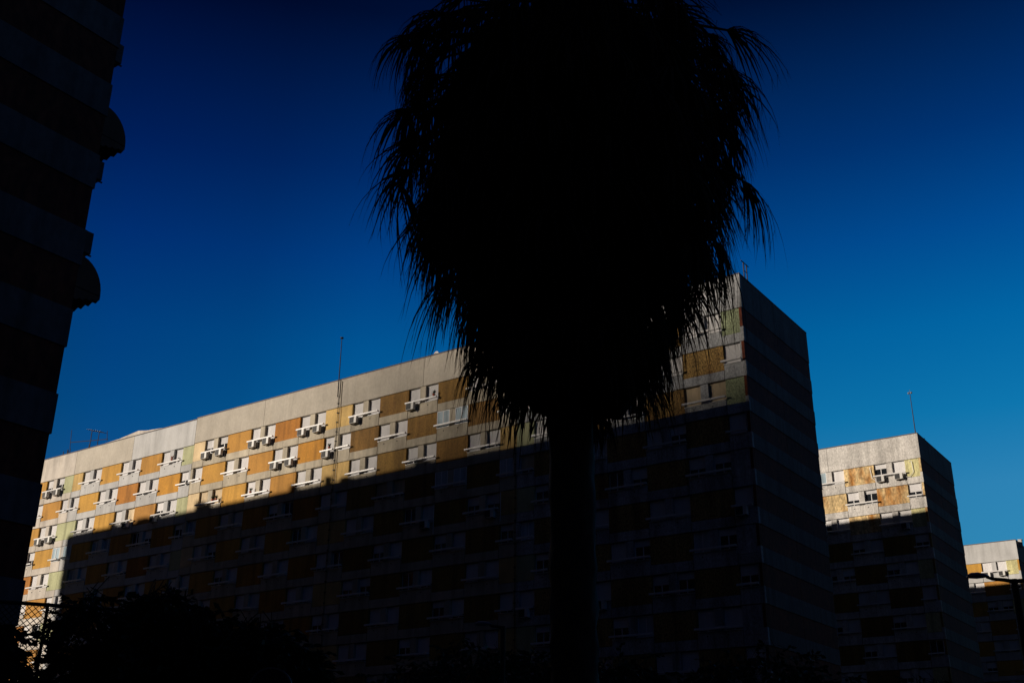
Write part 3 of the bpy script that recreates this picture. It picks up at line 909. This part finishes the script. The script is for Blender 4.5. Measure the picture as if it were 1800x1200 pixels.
# dense inner thatch
cv, cf = [], []
zs = [6.15+0.22*i for i in range(34)]
for i, z in enumerate(zs):
    for k in range(36):
        a = 2*math.pi*k/36
        ang = 0.76*clump(a, z)+pr.uniform(-.08, .06)
        r = max(.2, prad(z, a)*ang-0.12)
        cv.append((r*math.cos(a), r*math.sin(a), z+pr.uniform(-.08, .08)))
for i in range(len(zs)-1):
    for k in range(36):
        k2 = (k+1) % 36
        cf.append((i*36+k, i*36+k2, (i+1)*36+k2, (i+1)*36+k))
tag(put(Mesh().add((cv, cf)).data('thatch', [M_dead]), 'thatch', palm), kind='stuff')

def frond_mesh(seed, live=False, n=24, spread=75, L=1.15, out=0.5, droop=1.6, wid=0.035, stiff=0.25):
    """fan leaf: hastula at the origin, +x outwards, petiole running back to the stem"""
    r = random.Random(seed)
    m = Mesh()
    if live: m.tube([(-1.3, 0, -0.25), (-0.7, r.uniform(-.05, .05), 0.02), (0, 0, 0)], 0.035, 5, 0.022)
    else: m.tube([(-1.0, 0, 0.42), (-0.45, r.uniform(-.05, .05), 0.25), (0, 0, 0)], 0.03, 4, 0.018)
    for i in range(n):
        a = rad(-spread+2*spread*(i+0.5)/n+r.uniform(-4, 4))
        ca, sa = math.cos(a), math.sin(a)
        d = Vector((ca*out, sa*0.8, -0.3*(1-stiff) + (0.2*ca if live else 0))).normalized()
        Ls = L*(0.72+0.35*ca)*r.uniform(0.75, 1.12)
        p = Vector((0, 0, 0)); pts = [p.copy()]
        nseg = 6
        dr = droop*r.uniform(0.75, 1.25)
        for s_ in range(nseg):
            d = (d+Vector((r.uniform(-.05, .05), r.uniform(-.05, .05), -dr/nseg*(0.5+s_*0.32)))).normalized()
            p = p+d*(Ls/nseg)
            pts.append(p.copy())
        side = Vector((-sa, ca, r.uniform(-.4, .4))).normalized()
        v, f = [], []
        for j, q in enumerate(pts):
            t = j/nseg
            ww = wid*(0.7+0.8*t if t < 0.3 else 0.94*(1-((t-0.3)/0.7)**1.3)+0.02)*r.uniform(.85, 1.1)
            v += [tuple(q+side*ww/2), tuple(q-side*ww/2)]
        for j in range(nseg): f.append((2*j, 2*j+1, 2*j+3, 2*j+2))
        m.add((v, f))
        if r.random() < 0.5:   # split hair at the tip
            q = pts[-2]; e = q+Vector((r.uniform(-.08, .08), r.uniform(-.08, .08), -0.32*r.uniform(.6, 1.2)))
            m.add(([tuple(q+side*.006), tuple(q-side*.006), tuple(e)], [(0, 1, 2)]))
    return m
dead = [frond_mesh(100+i, n=22, spread=pr.uniform(55, 100), L=pr.uniform(.95, 1.3), out=pr.uniform(.08, .40), droop=pr.uniform(2.0, 3.2), wid=0.034).data('dead_frond', [M_dead]) for i in range(14)]
deadtop = [frond_mesh(300+i, n=24, spread=85, L=pr.uniform(1.0, 1.3), out=pr.uniform(.8, 1.0), droop=pr.uniform(2.3, 3.4), wid=0.036, stiff=.5).data('dead_frond', [M_dead]) for i in range(8)]
live = [frond_mesh(200+i, True, 30, 108, 1.15, 1.0, pr.uniform(.9, 2.0), 0.042, .9).data('green_frond', [M_green]) for i in range(6)]
# skirt fronds on a spiral so that they cover the surface evenly
N = 290
ga = math.pi*(3-math.sqrt(5))
for i in range(N):
    t = (i+0.5)/N
    z = 6.6+(11.5-6.6)*t**0.85+pr.uniform(-.15, .15)
    a = i*ga+pr.uniform(-.12, .12)
    R_ = prad(z-0.35, a)*pr.uniform(0.70, 0.98)*clump(a, z)
    if z > 11 or (z > 9 and i % 4 == 0): me = deadtop[i % 8]
    else: me = dead[i % 14]
    s_ = pr.uniform(0.85, 1.15)*(0.72 if z < 7.0 else 1)
    o = put(me, 'dead_frond', palm, (R_*math.cos(a), R_*math.sin(a), z), rz=a, sc=(s_, s_, s_))
    o.rotation_euler = (pr.uniform(-.15, .15), pr.uniform(-.12, .2), a+pr.uniform(-.25, .25))
# filler layer, joined
fm = Mesh()
for i in range(420):
    z = pr.uniform(6.5, 11.9)
    a = pr.uniform(0, 6.283)
    R_ = prad(z-0.3, a)*pr.uniform(0.62, 0.93)*clump(a, z)
    for q in range(9):
        aa = a+pr.uniform(-.22, .22)
        p = Vector((R_*math.cos(aa), R_*math.sin(aa), z+pr.uniform(-.2, .2)))
        Ls = pr.uniform(.5, 1.15)*(.8 if z < 7.2 else 1)
        d = Vector((math.cos(aa)*.25, math.sin(aa)*.25, -1)).normalized()
        e = p+d*Ls+Vector((pr.uniform(-.12, .12), pr.uniform(-.12, .12), 0))
        sd_ = Vector((-math.sin(aa), math.cos(aa), 0))*pr.uniform(.012, .022)
        mid = (p+e)/2+Vector((math.cos(aa), math.sin(aa), 0))*.06
        fm.add(([tuple(p+sd_), tuple(p-sd_), tuple(mid-sd_), tuple(mid+sd_), tuple(e)], [(0, 1, 2, 3), (3, 2, 4)]))
tag(put(fm.data('dry_leaflets', [M_dead]), 'dry_leaflets', palm), kind='stuff')
# live crown, leaning a little
rv = (math.cos(A_RIGHT), math.sin(A_RIGHT))
for i in range(34):
    a = i*ga+0.4
    elv = rad(-30+112*(i/34.0))
    R_ = (0.80+0.35*math.cos(a-math.atan2(CR.y, CR.x)))*math.cos(elv)+0.2
    z = 12.55+1.45*math.sin(elv)
    pt = Mesh().tube([(0.1*math.cos(a), 0.1*math.sin(a), 12.3), (R_*math.cos(a)+0.22*rv[0], R_*math.sin(a)+0.22*rv[1], z)], 0.04, 6, 0.02)
    put(pt.data('petiole', [M_green]), 'petiole', palm)
    o = put(live[i % 6], 'green_frond', palm, (R_*math.cos(a)+0.22*rv[0], R_*math.sin(a)+0.22*rv[1], z))
    o.rotation_euler = (pr.uniform(-.3, .3), -elv*0.8, a+pr.uniform(-.2, .2))
# broken fronds that stick out at the shoulders: angle seen from the viewer
rightv = Vector((CR.x, CR.y)).normalized(); fwd = Vector((CF.x, CF.y)).normalized()
def shoulder(side, dep, z, L, scale, me, tilt=0.0):
    dvec = (rightv*side+fwd*dep).normalized()
    a = math.atan2(dvec.y, dvec.x)
    p = dvec*L
    pt = Mesh().tube([(0.2*dvec.x, 0.2*dvec.y, z-0.1), (0.6*p.x, 0.6*p.y, z+0.18+tilt), (p.x, p.y, z+tilt)], 0.045, 6, 0.025)
    fr = put(me, 'broken_frond', palm, (p.x, p.y, z+tilt), sc=(scale,)*3)
    fr.rotation_euler = (0, 0, a)
    put(pt.data('petiole', [M_dead]), 'petiole', fr)
    fr.children[0].matrix_parent_inverse = (Matrix.Translation((p.x, p.y, z+tilt)) @ Matrix.Rotation(a, 4, 'Z') @ Matrix.Scale(scale, 4)).inverted()
shoulder(-1, -0.2, 11.45, 2.25, 0.8, deadtop[0])
shoulder(-1, 0.25, 10.95, 2.35, 0.95, deadtop[1])
shoulder(-1, -0.1, 11.95, 1.75, 0.7, dead[2], 0.1)
shoulder(-1, -0.5, 11.2, 1.75, 0.9, deadtop[3])
shoulder(1, -0.1, 10.9, 2.15, 1.1, deadtop[4])
shoulder(1, 0.3, 11.25, 1.9, 1.0, deadtop[5])
shoulder(1, 0.1, 11.9, 1.35, 1.0, deadtop[6])
shoulder(1, -0.1, 12.6, 1.3, 1.0, live[1], 0.1)
shoulder(1, 0.5, 12.3, 1.3, 1.0, live[3], 0.1)
shoulder(-1, 0.5, 12.6, 1.0, 0.8, live[2], 0.15)
shoulder(1, -0.4, 11.3, 1.7, 0.9, deadtop[7])

# ------------------------------------------------------------------ broadleaf trees
def leaf_quad(m, p, d, s_, r):
    up = Vector((r.uniform(-1, 1), r.uniform(-1, 1), r.uniform(-1, 1)))
    side = d.cross(up)
    if side.length < 1e-3: return
    side = side.normalized()*s_*0.28
    tip = p+d*s_
    mid = p+d*s_*0.45
    m.add(([tuple(p), tuple(mid+side), tuple(tip), tuple(mid-side)], [(0, 1, 2, 3)]))
def tree(label, X, Y, H, crowns, leaf, nleaf, seed, trunk_r=0.14, cat='tree', group=None):
    r = random.Random(seed)
    t = thing('leafy_tree', label, cat, (X, Y, 0), 0, group)
    tr = Mesh()
    c0 = crowns[0]
    tr.tube([(0, 0, 0), (0.08, 0.05, H*.3), (0.0, 0.1, H*.62)], trunk_r, 8, trunk_r*.6)
    for cx, cy, cz, R_, Rz in crowns:
        tr.tube([(0, 0.1, H*.45), (cx*.5, cy*.5, (H*.5+cz)/2), (cx, cy, cz+R_*.2)], trunk_r*.5, 6, trunk_r*.15)
    cr = Mesh()
    tot = sum(c[3]**2 for c in crowns)
    for cx, cy, cz, R_, Rz in crowns:
        n = int(nleaf*R_**2/tot/7)
        for i in range(n):
            d = Vector((r.gauss(0, 1), r.gauss(0, 1), r.gauss(0, 1))).normalized()
            rr_ = r.uniform(.45, 1.0)**.5
            rr_ *= 1+0.18*math.sin(d.x*7+seed)*math.cos(d.y*6)+r.uniform(0, .08)
            p = Vector((cx+d.x*R_*rr_, cy+d.y*R_*rr_, cz+d.z*Rz*rr_))
            tw = Vector((d.x+r.uniform(-.5, .5), d.y+r.uniform(-.5, .5), r.uniform(-.9, .25))).normalized()
            for q in range(7):
                b = p+tw*(q*leaf*.38)
                dd = (tw+Vector((r.uniform(-.9, .9), r.uniform(-.9, .9), r.uniform(-.9, .3)))).normalized()
                leaf_quad(cr, b, dd, leaf*r.uniform(.7, 1.2), r)
            tr.tube([tuple(p-tw*leaf*2), tuple(p+tw*leaf*2.6)], 0.008, 3)
    put(tr.data('trunk', [M_bark]), 'trunk', t)
    put(cr.data('crown', [M_leaf]), 'crown', t)
    return t
tree('dark leafy tree at the bottom left in front of the sunlit facade', -14.2, 10.95, 4.4,
     [(0.5, 0.1, 3.1, 1.1, 1.05), (-0.55, -0.75, 3.9, .38, .62), (.2, 0.0, 4.15, .45, .45), (-0.25, -.3, 3.5, .5, .5), (1.35, 0.8, 3.3, .9, .8), (1.0, .7, 2.3, 1.3, 1.1), (2.3, 1.9, 2.0, 1.0, .9)], 0.13, 42000, 11, .1)
tree('sparse dark tree at the bottom left corner, lowest leaves against the facade', -14.85, 8.35, 4.4,
     [(0.0, 0.0, 3.35, .55, .42), (-0.35, -0.3, 3.85, .42, .25), (0.35, 0.5, 3.0, .55, .45), (0.1, 0.3, 3.75, .30, .2)], 0.13, 5600, 12, .07)
for i, (x, y, hh, R_) in enumerate(((-33.5, 30.5, 6.7, 3.4), (-27.8, 37.5, 7.7, 3.6), (-23.2, 39.4, 7.2, 3.3), (-18.0, 43.0, 7.3, 3.4), (-13.0, 46.0, 6.2, 3.2), (-40.0, 28.5, 6.2, 3.2))):
    tree(('dark street tree %s') % (
        'below the left part of the facade', 'just left of the palm trunk', 'just right of the palm trunk, low down', 'below the right corner of the long block',
        'farthest right of the row, below the second block', 'leftmost of the row, beside the corner tree')[i], x, y, hh,
        [(0, 0, hh-R_*.62, R_, R_*.62), (R_*.5, .4, hh-R_*.85, R_*.7, R_*.5), (-R_*.5, -.3, hh-R_*.8, R_*.7, R_*.5)], 0.26, 14000, 40+i, .16)

# ------------------------------------------------------------------ chain-link fence
fo = Vector((-15.13, 9.75, 0)); fd = Vector((0.521, 0.853, 0)).normalized()
fence = thing('chain_link_fence', 'tall dark chain-link fence with a top rail at the bottom left', 'fence', fo)
ang = math.atan2(fd.y, fd.x)
fence.rotation_euler = (0, 0, ang)
FH = 4.36
for i in range(-2, 2):
    put(Mesh().tube([(i*2.4, 0, 0), (i*2.4, 0, FH)], 0.024, 8).data('post', [M_dark]), 'post', fence)
put(Mesh().tube([(-4.8, 0, FH-0.03), (2.4, 0, FH-0.03)], 0.028, 8).data('top_rail', [M_dark]), 'top_rail', fence)
put(Mesh().tube([(-4.8, 0, FH-1.35), (2.4, 0, FH-1.35)], 0.02, 6).data('mid_rail', [M_dark]), 'mid_rail', fence)
wm = Mesh()
st = 0.088
n = int((7.2+2*FH)/st)
for i in range(n):
    for sgn in (1, -1):
        x0 = -4.8-FH+i*st if sgn == 1 else -4.8+i*st
        p = Vector((x0, 0.002*sgn, 0.02)); q = Vector((x0+sgn*(FH-.06), 0.002*sgn, FH-0.04))
        lo, hi = -4.8, 2.4
        def clip(a, b):
            t0, t1 = 0.0, 1.0
            dx = b.x-a.x
            for lim, s_ in ((lo, 1), (hi, -1)):
                da = (a.x-lim)*s_; db = (b.x-lim)*s_
                if da < 0 and db < 0: return None
                if da < 0: t0 = max(t0, da/(da-db))
                if db < 0: t1 = min(t1, da/(da-db))
            return (a+(b-a)*t0, a+(b-a)*t1) if t1 > t0 else None
        c = clip(p, q)
        if c: wm.tube([tuple(c[0]), tuple(c[1])], 0.0065, 3)
tag(put(wm.data('wire_mesh', [M_dark]), 'wire_mesh', fence), kind='stuff')

# ------------------------------------------------------------------ street lamps and sign
def lamp(label, X, Y, H, arms, rz):
    t = thing('street_lamp', label, 'street lamp', (X, Y, 0), rz, 'street lamps')
    put(Mesh().tube([(0, 0, 0), (0, 0, 1.0), (0, 0, H)], 0.085, 10, 0.065).data('pole', [M_dark]), 'pole', t)
    for s_, L in arms:
        put(Mesh().tube([(0, 0, H-0.05), (s_*L*.35, 0, H-0.02), (s_*L*.8, 0, H+0.0), (s_*L, 0, H+0.04)], 0.045, 7, 0.03).data('arm', [M_dark]), 'arm', t)
        v, f = [], []
        secs = ((0, .03, .02), (.08, .10, .05), (.22, .14, .085), (.36, .12, .075), (.44, .05, .03))
        for d, wy, hz in secs:
            for k in range(8):
                a = k*math.pi/4
                zz = math.sin(a)*hz
                if zz < 0: zz *= .5
                v.append((s_*(L-0.05+d), math.cos(a)*wy, H+0.05+zz))
        for i in range(4):
            for k in range(8): f.append((i*8+k, i*8+(k+1) % 8, (i+1)*8+(k+1) % 8, (i+1)*8+k))
        f += [tuple(range(8)), tuple(range(32, 40))]
        put(Mesh().add((v, f)).data('lamp_head', [M_grey]), 'lamp_head', t)
    return t
rz = math.atan2(rightv.y, rightv.x)
lamp('dark street lamp with two arms in front of the farthest block', -4.55, 24.5, 5.98, ((-1, .55), (1, .7)), rz)
lamp('street lamp with one arm and a pale head left of the palm trunk', -17.3, 24.5, 6.05, ((-1, .35),), rz)
t = thing('road_sign', 'round road sign with a pale rim at the bottom edge', 'road sign', (-10.17, 9.63, 0), 0)
t.rotation_euler = (0, 0, math.atan2(CF.y, CF.x)-math.pi/2)
put(Mesh().tube([(0, 0.06, 0), (0, 0.06, 3.1)], 0.03, 8).data('post', [M_grey]), 'post', t)
v, f = [], []
n = 40
for y in (-0.01, 0.012):
    for i in range(n): v.append((0.245*math.cos(2*math.pi*i/n), y, 2.87+0.245*math.sin(2*math.pi*i/n)))
for i in range(n): j = (i+1) % n; f.append((i, j, n+j, n+i))
f += [tuple(range(n)), tuple(range(n, 2*n))[::-1]]
put(Mesh().add((v, f)).data('disc', [M_dark]), 'disc', t)
v, f = [], []
for i in range(n):
    a = 2*math.pi*i/n
    for r_, y in ((0.247, -0.02), (0.268, -0.02), (0.268, 0.02), (0.247, 0.02)): v.append((r_*math.cos(a), y, 2.87+r_*math.sin(a)))
for i in range(n):
    j = (i+1) % n
    for k in range(4): k2 = (k+1) % 4; f.append((i*4+k, i*4+k2, j*4+k2, j*4+k))
put(Mesh().add((v, f)).data('rim', [M_grey]), 'rim', t)
